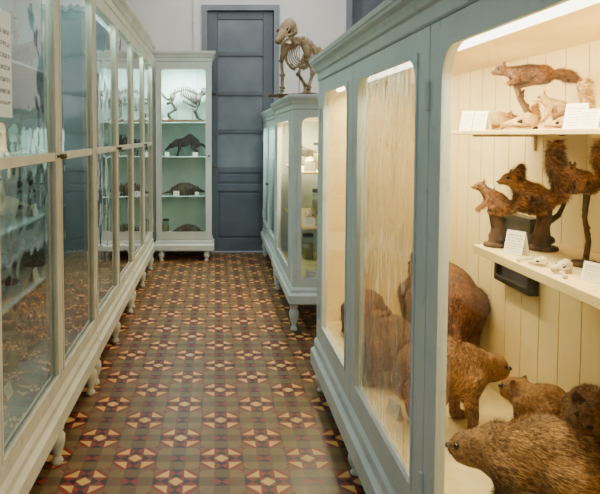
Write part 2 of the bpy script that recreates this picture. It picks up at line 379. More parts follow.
def wdoor(n,x0,x1,zt):
    root=empty('door_%d'%n,(0,YB+.02,0)); root['kind']='structure'
    bm=bmesh.new(); frame(bm,x0-.07,x1+.07,-.002,zt+.07,.07,.07,.002,.07,-.055,-.02); frame(bm,x0-.03,x1+.03,0,zt+.03,.03,.03,.001,.03,-.065,.05)
    obj('casing',bm,M_casing,root,bevel=.006)
    bm=bmesh.new(); w=.13
    box(bm,x0,x0+w,0,.04,.01,zt); box(bm,x1-w,x1,0,.04,.01,zt)
    zs=[.01,.78,1.02,1.52,2.0,2.5,zt-.10]
    hs=[.16,.09,.07,.05,.05,.05,.10]
    for z,h in zip(zs,hs): box(bm,x0+w,x1-w,.002,.038,z,z+h)
    obj('leaf_frame',bm,M_door,root,bevel=.004)
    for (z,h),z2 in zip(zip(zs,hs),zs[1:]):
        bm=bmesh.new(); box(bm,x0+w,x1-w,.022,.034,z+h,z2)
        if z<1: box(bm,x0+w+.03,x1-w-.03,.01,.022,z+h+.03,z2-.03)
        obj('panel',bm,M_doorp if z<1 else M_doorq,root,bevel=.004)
    bm=bmesh.new(); box(bm,x0+.04,x0+.07,-.008,0,.98,1.16); tube(bm,[(x0+.055,-.008,1.09),(x0+.055,-.045,1.09),(x0+.14,-.05,1.085)],[.008,.008,.007]); obj('handle',bm,M_brass,root,smooth=True)
wdoor(1,D0,D1,DT); wdoor(2,E0,E1,ET)
bm=bmesh.new(); tube(bm,[(-.26,YB-.03,3.88),(-.26,YB-.03,3.0),(-.26,YB-.03,2.2),(-.26,YB-.03,.2)],.016,10)
for z in (3.5,2.9,2.3): box(bm,-.285,-.235,YB-.035,YB,z,z+.02)
o=obj('conduit_pipe',bm,M_wall,smooth=True); tag(o,'pale painted pipe running down the plaster wall','pipe')

# ------------------------------------------------------------------ cabinets
DR=.62
CR=cabinet('display_cabinet',(.605,3.76,0),-pi/2,2.95,DR,.12,.30,1.81,1.94,[(.10,.95),(.95,1.95),(1.95,2.95)],M_right,M_cream,M_glass,
  'blue-grey wooden display cabinet full of stuffed mammals',stile=.10,brail=.11,trail=.07,r=.09,deck=.40,knobs=False,
  shelves=[(1.128,.275,1.594,2.9,.028),(1.515,.245,1.31,2.9,.014)],glasslist=[M_glass,M_glassw,M_glass],leglocs=[.08,1.0,1.95,2.87],tubem=M_tube,over=.05)
CM=cabinet('display_cabinet',(.585,6.2,0),-pi/2,1.42,.5,.22,.35,1.69,1.80,[(.20,1.24)],M_mid,M_cream,M_glass,
  'low pale blue-grey glazed cabinet with a skeleton on top',stile=.07,brail=.09,trail=.07,r=.06,side='glass',knobs=False,
  shelves=[(.80,.08,.05,1.4,.015),(1.22,.08,.05,1.4,.015)],tubem=M_tube)
CM2=cabinet('display_cabinet',(.60,7.92,0),-pi/2,1.62,.5,.22,.35,1.66,1.77,[(.0,.81),(.81,1.62)],M_mid,M_cool,M_glass,
  'low pale blue-grey glazed cabinet standing by the blue door',stile=.07,brail=.09,trail=.07,r=.05,
  shelves=[(.80,.08,.05,1.6,.015),(1.22,.08,.05,1.6,.015)],tubem=M_tubec)
CB=cabinet('display_cabinet',(-.70,7.56,0),0,.66,.45,.12,.25,2.36,2.48,[(0,.66)],M_back,M_cool,M_glass,
  'tall narrow pale glazed cabinet with shelves of skeletons',stile=.06,brail=.09,trail=.08,r=.04,
  shelves=[(.76,.16,.03,.63,.012),(1.24,.16,.03,.63,.012),(1.655,.16,.03,.63,.012)],tubem=M_tubec)
LSH=[.78,1.10,1.42,1.82]
for i,y in enumerate((.29,2.0,3.71,5.42)):
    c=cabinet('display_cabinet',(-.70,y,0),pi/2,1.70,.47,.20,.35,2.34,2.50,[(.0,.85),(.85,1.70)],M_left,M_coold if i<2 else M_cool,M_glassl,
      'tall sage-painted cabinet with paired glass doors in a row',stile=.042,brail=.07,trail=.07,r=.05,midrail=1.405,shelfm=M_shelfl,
      shelves=[(z,.16,.03,1.67,.012) for z in LSH],lo=0,ro=1 if i==3 else 0,leglocs=[.07,.85,1.63],group='tall cabinets along the wall',tubem=M_tubec)

# ------------------------------------------------------------------ organic builder
def blobmesh(build,voxel,smooth=3):
    bm=bmesh.new(); build(bm)
    me=bpy.data.meshes.new('tmp'); bm.to_mesh(me); bm.free()
    o=bpy.data.objects.new('tmp',me); COL.objects.link(o)
    r=o.modifiers.new('r','REMESH'); r.mode='VOXEL'; r.voxel_size=voxel
    s=o.modifiers.new('s','SMOOTH'); s.iterations=smooth; s.factor=.6
    dg=bpy.context.evaluated_depsgraph_get(); dg.update()
    m2=bpy.data.meshes.new_from_object(o.evaluated_get(dg))
    bpy.data.objects.remove(o); bpy.data.meshes.remove(me)
    return m2
def fur(me,n,length,width,comb=Vector((-1,0,-.45)),lift=.24,lenf=None):
    bm=bmesh.new(); bm.from_mesh(me)
    faces=[f for f in bm.faces]; ar=[f.calc_area() for f in faces]
    pick=random.choices(range(len(faces)),ar,k=n)
    new=[]
    for i in pick:
        f=faces[i]; vs=f.verts; w=[random.random() for _ in vs]; s=sum(w); p=Vector((0,0,0))
        for a,v in zip(w,vs): p+=v.co*(a/s)
        nn=f.normal.copy()
        L=length*(lenf(p) if lenf else 1)
        if L<=0: continue
        sw=Vector((math.sin(p.z*23+p.x*11),math.sin(p.x*19+p.y*13),math.sin(p.y*21)))*.35
        c=comb+sw; c=c-nn*c.dot(nn)
        d=(nn*lift*random.uniform(.5,1.5)+c*.9+Vector((random.uniform(-.25,.25),random.uniform(-.25,.25),random.uniform(-.25,.25)))).normalized()
        side=d.cross(nn); 
        if side.length<.01: side=Vector((0,1,0))
        side.normalize()
        L*=random.uniform(.5,1.2); w_=width*random.uniform(.7,1.2)
        b0=p-nn*.001
        new.append((b0-side*w_,b0+side*w_,b0+d*L-Vector((0,0,L*.1))))
    for a,b_,c in new:
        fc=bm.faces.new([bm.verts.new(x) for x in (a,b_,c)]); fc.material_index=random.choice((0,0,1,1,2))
    bm.to_mesh(me); bm.free()
def furobj(name,build,material,voxel,n,length,width,parent=None,**kw):
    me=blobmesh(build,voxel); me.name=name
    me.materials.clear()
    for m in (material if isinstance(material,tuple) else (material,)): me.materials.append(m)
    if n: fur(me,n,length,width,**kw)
    for p in me.polygons: p.use_smooth=True
    o=bpy.data.objects.new(name,me); COL.objects.link(o)
    if parent: o.parent=parent
    return o
def small(name,parent,material,fn):
    bm=bmesh.new(); fn(bm); return obj(name,bm,material,parent,smooth=True)
def place(o,loc,rz,sc=1,rx=0,ry=0):
    o.location=loc; o.rotation_euler=(rx,ry,rz); o.scale=(sc,sc,sc); return o

def quadruped(L,Hh,R,head=(.12,.02),hr=.05,muz=.07,ear=.018,tail=None,legr=.03,furm=F_brown,n=9000,fl=.022,droop=-.25,tailr=.02,voxel=.009,lie=False,fw=.0012,arch=.06):
    zc=Hh-R
    hp=Vector((L/2+head[0],0,zc+head[1]))
    mz=hp+Vector((muz,0,droop*muz))
    def b(bm):
        chain(bm,[((-L/2,0,zc-.06*R),R*.88),((-L*.2,0,zc+arch*R),R*.98),((L*.15,0,zc-.05*R),R*.90),((L/2,0,zc-.08*R),R*.78)])
        sphere(bm,(-L/2-.12*R,0,zc-.28*R),(R*.80,R*.78,R*.88))
        for s in (-1,1):
            sphere(bm,(-L*.42,s*R*.45,zc-.35*R),(R*.62,R*.5,R*.8)); sphere(bm,(L*.42,s*R*.4,zc-.3*R),(R*.45,R*.42,R*.66))
        chain(bm,[((L/2,0,zc),R*.72),((L/2+head[0]*.55,0,zc+head[1]*.6),max(hr*1.15,R*.5)),(hp,hr)])
        sphere(bm,hp,(hr*1.15,hr,hr))
        chain(bm,[(hp+Vector((hr*.4,0,-.1*hr)),hr*.75),(mz,hr*.42)])
        sphere(bm,mz,(hr*.48,hr*.42,hr*.38))
        for s in (-1,1):
            sphere(bm,hp+Vector((-hr*.3,s*hr*.7,hr*.8)),(ear*.45,ear*.8,ear*1.15),(s*-.4,0,0))
            sphere(bm,hp+Vector((hr*.45,s*hr*.55,-.25*hr)),(hr*.5,hr*.4,hr*.45))
            y=s*R*.62
            if not lie:
                chain(bm,[((L*.45,y,zc-.2*R),R*.42),((L*.38,y*1.05,Hh*.42),legr*1.2),((L*.47,y,Hh*.2),legr*.85),((L*.46,y,legr*.7),legr*.75),((L*.46+legr*1.6,y,legr*.5),legr*.62)])
                chain(bm,[((-L*.46,y,zc-.1*R),R*.58),((-L*.34,y*1.12,Hh*.45),legr*1.6),((-L*.60,y,Hh*.25),legr*.9),((-L*.54,y,legr*.7),legr*.75),((-L*.54+legr*2.,y,legr*.5),legr*.65)])
            else:
                chain(bm,[((L*.4,y,zc-.3*R),R*.45),((L*.32,y*1.3,R*.4),legr*1.2),((L*.62,y*1.2,legr*.8),legr*.8),((L*.78,y*1.1,legr*.6),legr*.7)])
                chain(bm,[((-L*.4,y,zc-.3*R),R*.62),((-L*.12,y*1.45,R*.5),legr*1.5),((-L*.42,y*1.5,legr*.9),legr*.9),((-L*.12,y*1.5,legr*.6),legr*.7)])
        if tail: chain(bm,[(Vector(t),tailr*q) for t,q in tail])
    def lf(p):
        if (p-hp).length<hr*1.9 or p.x>hp.x: return .4
        if p.z<Hh*.3: return .45
        return 1
    o=furobj('taxidermy_mammal',b,furm,voxel,n,fl,fw,lenf=lf)
    for s in (-1,1):
        small('eye',o,M_eye,lambda bm:sphere(bm,hp+Vector((hr*.66,s*hr*.74,hr*.28)),hr*.16))
    small('nose',o,M_nose,lambda bm:sphere(bm,mz+Vector((hr*.42,0,hr*.12)),(hr*.14,hr*.2,hr*.14)))
    return o

def squirrel(furm,name='taxidermy_squirrel',n=9000,pose='sit',uptail=False):
    if pose=='sit':
        H_=Vector((.092,0,.118)); body=[((-.012,0,.045),.043),((.012,0,.066),.041),((.042,0,.084),.033),((.068,0,.10),.024)]
        tl=[((-.045,0,.03),.018),((-.075,0,.05),.023),((-.095,0,.09),.027),((-.09,0,.135),.029),((-.078,0,.17),.026),((-.095,0,.195),.014)]
        if uptail: tl=[((-.045,0,.04),.016),((-.07,0,.07),.021),((-.075,0,.11),.026),((-.06,0,.16),.028),((-.05,0,.205),.024),((-.06,0,.24),.013)]
    else:
        H_=Vector((.112,0,.062)); body=[((-.05,0,.038),.037),((.0,0,.045),.037),((.05,0,.045),.031),((.085,0,.054),.023)]
        tl=[((-.08,0,.035),.018),((-.11,0,.035),.023),((-.14,0,.025),.023),((-.165,0,.01),.012)]
    def b(bm):
        chain(bm,body); sphere(bm,H_,(.028,.023,.023)); chain(bm,[(H_+Vector((.014,0,-.003)),.016),(H_+Vector((.032,0,-.010)),.009)])
        for s in (-1,1):
            sphere(bm,H_+Vector((-.010,s*.015,.025)),(.005,.008,.014))
            if pose=='sit':
                chain(bm,[((-.008,s*.03,.046),.030),((.03,s*.038,.03),.017),((.0,s*.038,.013),.010),((.038,s*.036,.007),.008)])
                chain(bm,[((.052,s*.022,.075),.015),((.06,s*.03,.045),.009),((.078,s*.024,.02),.007),((.092,s*.02,.008),.007)])
            else:
                chain(bm,[((-.045,s*.024,.03),.027),((-.02,s*.034,.018),.013),((-.05,s*.034,.009),.008),((-.02,s*.032,.004),.006)])
                chain(bm,[((.06,s*.02,.035),.017),((.05,s*.028,.018),.009),((.085,s*.024,.004),.007)])
        chain(bm,tl)
    def lf(p):
        if (p.x<-.06 and (pose=='sit' or p.x<-.1)) or (uptail and p.x<-.03 and p.z>.12): return 2.3
        if (p-H_).length<.04: return .5
        return 1.2
    o=furobj(name,b,furm,.004,n,.014,.0010,lenf=lf,lift=.5)
    for s in (-1,1): small('eye',o,M_eye,lambda bm:sphere(bm,H_+Vector((.012,s*.0205,.006)),.005,u=10,v=7))
    small('nose',o,M_nose,lambda bm:sphere(bm,H_+Vector((.041,0,-.008)),(.003,.004,.003),u=8,v=6))
    return o
def stump(pts,rs,name='branch_stand',base=.05,twig=None):
    def b(bm):
        chain(bm,list(zip(pts,rs)))
        p=Vector(pts[len(pts)//2]); chain(bm,[(p,rs[-1]*.8),(p+Vector((.02,.02,.03)),rs[-1]*.4)])
        for q,rr in zip(pts[:-1],rs):
            for k in range(3): sphere(bm,Vector(q)+Vector((random.uniform(-.8,.8)*rr,random.uniform(-.8,.8)*rr,random.uniform(.005,.04))),rr*.45)
        if twig: chain(bm,twig)
        lathe(bm,[(base,0),(base,.008),(base*.95,.012)],20)
    me=blobmesh(b,.003,1); me.materials.clear(); me.materials.append(M_bark)
    for p in me.polygons: p.use_smooth=True
    o=bpy.data.objects.new(name,me); COL.objects.link(o); return o

def skull(bonem,name='animal_skull',parent=None):
    def b(bm):
        sphere(bm,(0,0,.03),(.036,.028,.027)); chain(bm,[((.02,0,.03),.02),((.055,0,.022),.013),((.078,0,.018),.009)])
        for s in (-1,1):
            tube(bm,[(-.01,s*.024,.018),(.012,s*.034,.018),(.034,s*.028,.02),(.045,s*.014,.02)],.0045,8)
            tube(bm,[(.02,s*.02,.04),(.034,s*.024,.036),(.040,s*.016,.03)],.004,8)
        tube(bm,[(-.03,0,.05),(0,0,.06),(.03,0,.048)],.004,6)
    me=blobmesh(b,.003,2); me.materials.clear(); me.materials.append(bonem)
    for p in me.polygons: p.use_smooth=True
    o=bpy.data.objects.new(name,me); COL.objects.link(o)
    if parent: o.parent=parent
    def jaw(bm):
        for s in (-1,1):
            tube(bm,[(-.012,s*.024,.022),(-.01,s*.022,.006),(.02,s*.016,.001),(.06,s*.006,.004),(.076,0,.008)],[.004,.005,.005,.004,.003],8)
        for k in range(5):
            for s in (-1,1): bmesh.ops.create_cone(bm,segments=6,radius1=.0022,radius2=0,depth=.008,matrix=Matrix.Translation((.03+k*.01,s*(.013-k*.002),.012)))
    small('jaw',o,bonem,jaw)
    for s in (-1,1): small('eye_socket',o,M_socket,lambda bm:sphere(bm,(.029,s*.0185,.032),(.011,.007,.010),u=10,v=7))
    return o
def skeleton(bonem,L=.42,Hh=.42,label='',tailup=True,headup=.12,base=True,th=1.0,wd=1.0,sks=1.25,pitch=.15,ribd=1.0,spread=0,archup=0):
    root=empty('mounted_skeleton'); tag(root,label,'animal skeleton')
    z0=.025
    sp=[(-L*.5,Hh*.82),(-L*.3,Hh*(.93+archup*.7)),(0,Hh*(.97+archup)),(L*.25,Hh*(.93+archup*.7)),(L*.45,Hh*.9),(L*.55,Hh*.98),(L*.62,Hh*1.05+headup)]
    def crv(t):
        n=len(sp)-1; i=min(int(t*n),n-1); f=t*n-i; a,b_=sp[i],sp[i+1]; return Vector((a[0]+(b_[0]-a[0])*f,0,z0+a[1]+(b_[1]-a[1])*f))
    q=L/.42; e=q*th
    def spine(bm):
        tube(bm,[crv(k/30) for k in range(31)],.005*e,6)
        for k in range(28):
            p=crv((k+.5)/28); sphere(bm,p,(.006*q,.011*e,.011*e),u=8,v=6); tube(bm,[p,p+Vector((-.008*q,0,.028*e))],[.0045*e,.002*e],5)
    small('spine',root,bonem,spine)
    def ribs(bm):
        for k in range(11):
            t=.30+k*.038; p=crv(t); r=.055*q*wd*(1-.04*abs(k-5))*(Hh/.42)**.3; d=.14*q*(1-.05*abs(k-6))*(Hh/L)*ribd
            for s in (-1,1):
                tube(bm,[p+Vector((-.03*q*math.sin(a*.9)*1.2,s*r*math.sin(a),-d*(1-math.cos(a))/2)) for a in [j*pi*.92/8 for j in range(9)]],.0030*e,5)
        p=crv(.32); p2=crv(.70); tube(bm,[p+Vector((-.02,0,-.13*q*ribd)),p2+Vector((-.03,0,-.13*q*ribd))],.006*e,6)
    small('ribcage',root,bonem,ribs)
    def tail(bm):
        a=crv(0); pts=[a+Vector((-.03*q,0,-.01)),a+Vector((-.08*q,0,.03*q if tailup else -.06*q)),a+Vector((-.13*q,0,.10*q if tailup else -.16*q)),a+Vector((-.19*q,0,.13*q if tailup else -.22*q))]
        tube(bm,[a]+pts,[.006*e,.006*e,.005*e,.004*e,.003*e],6)
        for p,p2 in zip([a]+pts,pts):
            for f in (.2,.5,.8): sphere(bm,p.lerp(p2,f),.0085*e,u=8,v=6)
    small('tail',root,bonem,tail)
    for s in (-1,1):
        y=s*.045*q*wd; ys=y*(1+spread)
        def fl(bm):
            sc=crv(.70); 
            tube(bm,[sc+Vector((-.02*q,y*.8,.005)),(L*.42,y*1.15,z0+Hh*.62)],[.026*e,.009*e],6)
            pts=[(L*.42,y*1.15,z0+Hh*.62),(L*.30,ys*1.15,z0+Hh*.36),(L*.38,ys,z0+Hh*.12),(L*.40,ys,z0+.03*q)]
            for a,b_ in zip(pts,pts[1:]):
                tube(bm,[a,Vector(a).lerp(Vector(b_),.15),Vector(a).lerp(Vector(b_),.85),b_],[.015*e,.008*e,.008*e,.013*e],8)
            for d in (-.012,-.004,.004,.012): tube(bm,[(L*.40,ys,z0+.03*q),(L*.43,ys+d*q,z0+.012),(L*.40+.045*q,ys+d*1.8*q,z0+.004)],[.005*e,.004*e,.003*e],6)
        small('front_leg',root,bonem,fl)
        def hl(bm):
            tube(bm,[crv(.1)+Vector((0,y*.4,0)),(-L*.46,y,z0+Hh*.70)],[.018*e,.013*e],6)
            tube(bm,[(-L*.46,y,z0+Hh*.70),(-L*.6,y*.7,z0+Hh*.62)],[.013*e,.008*e],6)
            pts=[(-L*.46,y,z0+Hh*.70),(-L*.30,y*1.15,z0+Hh*.42),(-L*.56,y,z0+Hh*.22),(-L*.50,y,z0+.03*q)]
            for a,b_ in zip(pts,pts[1:]):
                tube(bm,[a,Vector(a).lerp(Vector(b_),.15),Vector(a).lerp(Vector(b_),.85),b_],[.014*e,.0075*e,.0075*e,.012*e],8)
            for d in (-.012,-.004,.004,.012): tube(bm,[(-L*.50,y,z0+.03*q),(-L*.47,y+d*q,z0+.012),(-L*.50+.055*q,y+d*1.8*q,z0+.004)],[.005*e,.004*e,.003*e],6)
        small('hind_leg',root,bonem,hl)
    sk=skull(bonem,'skull',root); sk.location=crv(1)+Vector((.0,0,-.02*q)); sk.scale=(sks*q*1.15,sks*q*.95,sks*q*.95); sk.rotation_euler=(0,pitch,0)
    if base:
        bm=bmesh.new(); bw=.08*q*wd*(1+spread*.6); box(bm,-L*.75,L*.6,-bw,bw,0,z0); obj('base_board',bm,M_wood,root,bevel=.004)
        def rods(bm):
            for x,t in ((-L*.28,.18),(L*.22,.56)): tube(bm,[(x,0,z0),(x,0,crv(t).z)],.003*q,6)
        small('support_rod',root,M_steel,rods)
    return root
def bird():
    def b(bm):
        chain(bm,[((-.03,0,.09),.03),((.01,0,.105),.036),((.04,0,.125),.024),((.05,0,.155),.018)])
        sphere(bm,(.056,0,.172),(.023,.019,.019))
        chain(bm,[((-.04,0,.088),.018),((-.10,0,.065),.012),((-.15,0,.05),.006)])
        for s in (-1,1):
            sphere(bm,(-.03,s*.03,.1),(.07,.010,.026),(0,-.3,0))
            chain(bm,[((0,s*.014,.08),.009),((.0,s*.014,.045),.004),((.0,s*.014,.02),.0035)])
            for a in (-.4,0,.4): tube(bm,[(0,s*.014,.021),(.022*math.cos(a),s*.014+.022*math.sin(a),.016)],.0035,6)
    o=furobj('taxidermy_bird',b,F_feather,.0042,1800,.014,.0022)
    small('beak',o,M_socket,lambda bm:tube(bm,[(.074,0,.172),(.088,0,.17),(.104,0,.163)],[.007,.005,.001],8))
    small('perch_base',o,M_wood,lambda bm:lathe(bm,[(.045,0),(.045,.008),(.035,.013),(.02,.018)],20))
    for s in (-1,1): small('eye',o,M_eye,lambda bm:sphere(bm,(.064,s*.017,.177),.0035,u=8,v=6))
    tag(o,'dusky stuffed bird standing on a small wooden base','stuffed bird'); return o
def jar():
    root=empty('specimen_jar'); tag(root,'glass specimen jar with dark lid and yellowish fluid','specimen jar')
    small('jar_glass',root,M_jar,lambda bm:lathe(bm,[(.04,0),(.042,.005),(.042,.14),(.036,.155),(.036,.165)],20))
    small('fluid',root,M_fluid,lambda bm:lathe(bm,[(.038,.004),(.038,.11)],20))
    small('lid',root,M_lid,lambda bm:lathe(bm,[(.039,.165),(.040,.168),(.040,.185),(.036,.189)],20))
    return root
def card(w,h,loc,rz,label='small white printed card standing by the specimen',tilt=-.25):
    bm=bmesh.new(); m=Matrix.Rotation(tilt,4,'X')
    box(bm,-w/2,w/2,-.001,.001,0,h)
    vs=bm.verts[:]; bmesh.ops.transform(bm,matrix=m,verts=vs)
    box(bm,-w/2,w/2,0,.0015,0,h*.9,Matrix.Translation((0,h*math.sin(-tilt)*1.95,0))@Matrix.Rotation(-tilt,4,'X'))
    o=obj('label_card',bm,M_card); o.location=loc; o.rotation_euler=(0,0,rz); tag(o,label,'label card'); return o
def copy_thing(root,loc,rz,sc=None,label=None,group=None):
    r=root.copy(); COL.objects.link(r); r.location=loc; r.rotation_euler=(0,0,rz)
    if sc: r.scale=(sc,sc,sc)
    if label: r['label']=label
    if group: r['group']=group
    def rec(a,b_):
        for c in a.children:
            d=c.copy(); COL.objects.link(d); d.parent=b_; d.matrix_parent_inverse=c.matrix_parent_inverse; rec(c,d)
    rec(root,r); return r

# ------------------------------------------------------------------ right cabinet residents
ZF=.401
A=quadruped(.28,.52,.155,head=(.16,.05),hr=.075,muz=.10,legr=.034,furm=F_russ,n=26000,fl=.024,fw=.0015,ear=.03,voxel=.011,
  tail=[((-.27,0,.30),1),((-.32,0,.22),.9),((-.33,0,.14),.6)],tailr=.022)
tag(place(A,(1.035,2.93,ZF),math.radians(85)),'large chestnut stuffed mammal standing with its rump to the glass','stuffed animal')
B=quadruped(.17,.35,.118,head=(.10,-.01),hr=.055,muz=.05,legr=.026,furm=F_tan,n=24000,fl=.022,fw=.0012,ear=.018,lie=False,arch=.14)
tag(place(B,(.86,2.36,ZF),math.radians(5)),'golden-brown stuffed mammal with a rounded back','stuffed animal')
D=quadruped(.16,.31,.105,head=(.085,-.02),hr=.052,muz=.045,legr=.026,furm=F_grey,n=32000,fl=.026,fw=.0011,ear=.018,lie=False,arch=.12)
tag(place(D,(.89,1.74,ZF),math.radians(150)),'grizzled brown stuffed mammal with coarse fur near the glass','stuffed animal')
E=quadruped(.11,.27,.07,head=(.05,.01),hr=.044,muz=.04,legr=.02,furm=F_tan,n=14000,fl=.016,ear=.018,voxel=.007)
tag(place(E,(1.10,2.10,ZF),math.radians(120)),'golden-brown stuffed mammal beside the back boards','stuffed animal')
Fa=quadruped(.10,.34,.066,head=(.055,.02),hr=.045,muz=.04,legr=.018,furm=F_brown,n=11000,fl=.018,voxel=.006,ear=.024)
tag(place(Fa,(1.125,1.88,ZF),math.radians(240)),'brown stuffed mammal with pricked ears standing behind the others','stuffed animal')
G=quadruped(.20,.30,.105,head=(.09,.02),hr=.05,muz=.06,legr=.022,furm=F_brown,n=20000,fl=.02,fw=.0012,lie=True)
tag(place(G,(.785,2.82,ZF),math.radians(92)),'brown stuffed mammal lying low close to the glass','stuffed animal')
G2=quadruped(.20,.28,.10,head=(.08,.0),hr=.045,muz=.045,legr=.02,furm=F_russ,n=12000,fl=.018,lie=True)
tag(place(G2,(.80,3.38,ZF),math.radians(95)),'reddish-brown stuffed mammal lying at the cabinet end','stuffed animal')
# lower shelf squirrels
ZS=1.129
s1=stump([(0,0,0),(.005,.005,.06),(-.01,0,.10),(-.02,0,.13)],[.030,.022,.017,.012],base=.042); tag(place(s1,(.94,2.12,ZS),0),'short bark-covered stump holding a squirrel','branch stand')
q1=squirrel(F_rufous,uptail=True); tag(place(q1,(.94,2.12,ZS+.105),math.radians(160),.72,ry=-.15),'ginger stuffed squirrel perched on a short stump','stuffed squirrel')
s2=stump([(0,0,0),(.0,.0,.07),(.01,-.005,.125)],[.030,.023,.018],twig=[((0,0,.08),.014),((.05,.0,.11),.009),((.07,0,.15),.006)]); tag(place(s2,(1.06,2.06,ZS),0),'knotty bark branch mount holding a ginger squirrel','branch stand')
q2=squirrel(F_sq,uptail=True,n=12000); tag(place(q2,(1.045,2.07,ZS+.115),math.radians(175),.95),'ginger-brown stuffed squirrel with a bushy tail upright','stuffed squirrel')
s3=stump([(0,0,0),(.008,.0,.07),(-.003,.004,.14),(.0,.0,.205)],[.009,.008,.007,.010],base=.04); tag(place(s3,(1.05,1.80,ZS),0),'slender upright branch mounted on a disc','branch stand')
q3=squirrel(F_sq,uptail=True); tag(place(q3,(1.05,1.80,ZS+.205),math.radians(190),.60),'ginger stuffed squirrel crouching on top of a slender branch','stuffed squirrel')
card(.065,.075,(.925,1.975,ZS),math.radians(-62),'white printed card leaning in front of the squirrels')
card(.06,.05,(.95,1.60,ZS),math.radians(-70),'white printed card at the shelf front')
k0=skull(M_bonew); tag(place(k0,(.95,1.72,ZS),math.radians(200),.6),'small pale animal skull resting on the white shelf','animal skull')
k1=copy_thing(k0,(.93,1.80,ZS),math.radians(150),.45,'tiny pale rodent skull resting on the white shelf')
for i,(x,y,a) in enumerate(((.915,1.87,.3),(.915,1.66,1.2),(1.0,1.62,.8))):
    bm=bmesh.new(); tube(bm,[(-.025,0,.006),(-.018,0,.006),(.018,0,.006),(.025,0,.006)],[.006,.0035,.0035,.006],8)
    for s in (-1,1): sphere(bm,(s*.024,.003,.006),.006,u=8,v=6)
    o=obj('small_bone',bm,M_bonew,smooth=True); o.location=(x,y,ZS); o.rotation_euler=(0,0,a); tag(o,'small pale loose bone lying on the shelf','bone','loose bones on the shelf')
# upper shelf
ZU=1.516
s4=stump([(0,0,0),(.008,.0,.05),(-.012,.02,.10),(-.02,.03,.142)],[.013,.011,.010,.011],base=.035,twig=[((-.02,.03,.142),.010),((.01,-.02,.150),.010),((.03,-.07,.15),.007)]); tag(place(s4,(1.0,2.06,ZU),0),'thin forked branch on a small disc','branch stand')
q4=squirrel(F_dark,'taxidermy_marten',9000,'lie'); tag(place(q4,(1.0,2.04,ZU+.146),math.radians(150),.76),'dark brown stuffed marten stretched along a branch','stuffed animal')
s5=stump([(0,0,0),(.0,.0,.02)],[.02,.018],base=.035); tag(place(s5,(1.03,1.90,ZU),0),'low bark base under a pale stuffed animal','branch stand')
q5=squirrel(F_pale,'taxidermy_weasel',3500); tag(place(q5,(1.03,1.90,ZU+.02),math.radians(150),.62),'pale ochre stuffed weasel crouching on a low base','stuffed animal')
ko=skull(M_boneo); tag(place(ko,(1.02,2.31,ZU),math.radians(150),1.15),'yellowish skull on the upper shelf','animal skull')
k3=copy_thing(ko,(.95,1.95,ZU),math.radians(165),.85,'small yellowish skull beneath the stuffed marten')
k4=copy_thing(ko,(.98,1.80,ZU),math.radians(150),.6,'small yellowish skull beside a printed card')
q6=squirrel(F_tan,'taxidermy_mouse',2500); tag(place(q6,(1.06,2.21,ZU),math.radians(160),.45),'small tan stuffed rodent sitting on the upper shelf','stuffed animal')
card(.055,.075,(.92,2.36,ZU),math.radians(-62)); card(.055,.07,(.92,2.24,ZU),math.radians(-62)); card(.06,.07,(.95,1.70,ZU),math.radians(-60),'white printed card standing beside the pale weasel')
card(.05,.05,(.93,1.60,ZU),math.radians(-60))
card(.08,.06,(.69,2.45,.401),math.radians(-75),'white printed card on the cabinet floor')
fr=empty('picture_frame',(1.205,2.50,1.05),-pi/2); tag(fr,'dark framed picture fixed to the cream boards','picture frame')
bm=bmesh.new(); frame(bm,-.15,.15,-.15,.14,.025,.025,.025,.025,-.04,0); obj('frame',bm,M_black,fr,bevel=.004)
bm=bmesh.new(); box(bm,-.128,.128,-.02,-.004,-.128,.118); obj('picture',bm,M_pic,fr)
bm=bmesh.new(); box(bm,-.03,.03,-.004,0,-.015,.015); o=obj('label_plate',bm,M_notice,loc=(1.203,2.78,1.27),rot=(0,0,-pi/2)); tag(o,'tiny printed plate fixed to the cream boards','label plate')

# ------------------------------------------------------------------ skeletons
SK=skeleton(M_bone,.42,.45,'yellowed mounted mammal skeleton standing on the low cabinet',tailup=False,headup=.0,th=1.8,wd=2.3,sks=2.4,pitch=.5,ribd=1.5,spread=.15); place(SK,(.74,5.34,1.806),math.radians(-124),1.0)
SK2=skeleton(M_boned,.26,.25,'mounted small mammal skeleton on a glazed cabinet shelf',headup=.0,th=1.9,wd=1.2)
place(SK2,(.86,6.6,.801),math.radians(160),1.0)
SK3=skeleton(M_boned,.33,.27,'dark mounted cat-like skeleton with arched back on a shelf',headup=.0,th=2.0,wd=1.2,archup=.22,sks=1.6,ribd=1.2); place(SK3,(-.36,7.84,1.656),math.radians(6),1.15)
def armadillo():
    def b(bm):
        for k in range(11):
            t=k/10; x=-.10+t*.20; r=.062*math.sin(.35+t*2.4)+.010
            sphere(bm,(x,0,.036),(.014,r*.9,r*.95))
        sphere(bm,(0,0,.042),(.1,.052,.05)); chain(bm,[((.09,0,.04),.022),((.13,0,.03),.014),((.155,0,.024),.007)])
        chain(bm,[((-.09,0,.035),.014),((-.15,0,.02),.008),((-.19,0,.012),.004)])
        for s in (-1,1):
            for x in (-.055,.06): chain(bm,[((x,s*.035,.03),.014),((x+.005,s*.04,.008),.010)])
            sphere(bm,(.105,s*.014,.062),(.004,.006,.014))
    o=furobj('taxidermy_armadillo',b,M_shell,.0045,0,0,0); tag(o,'dark domed stuffed armadillo on a glazed cabinet shelf','stuffed animal'); return o
ar=armadillo(); place(ar,(-.37,7.86,.763),math.radians(10),1.55)
AN=quadruped(.22,.23,.062,head=(.07,-.04),hr=.033,muz=.07,legr=.015,furm=F_black,n=4000,fl=.012,voxel=.007,ear=.014,arch=.7,droop=-.7,tail=[((-.13,0,.15),1.1),((-.20,0,.14),1.0),((-.26,0,.08),.8)],tailr=.018)
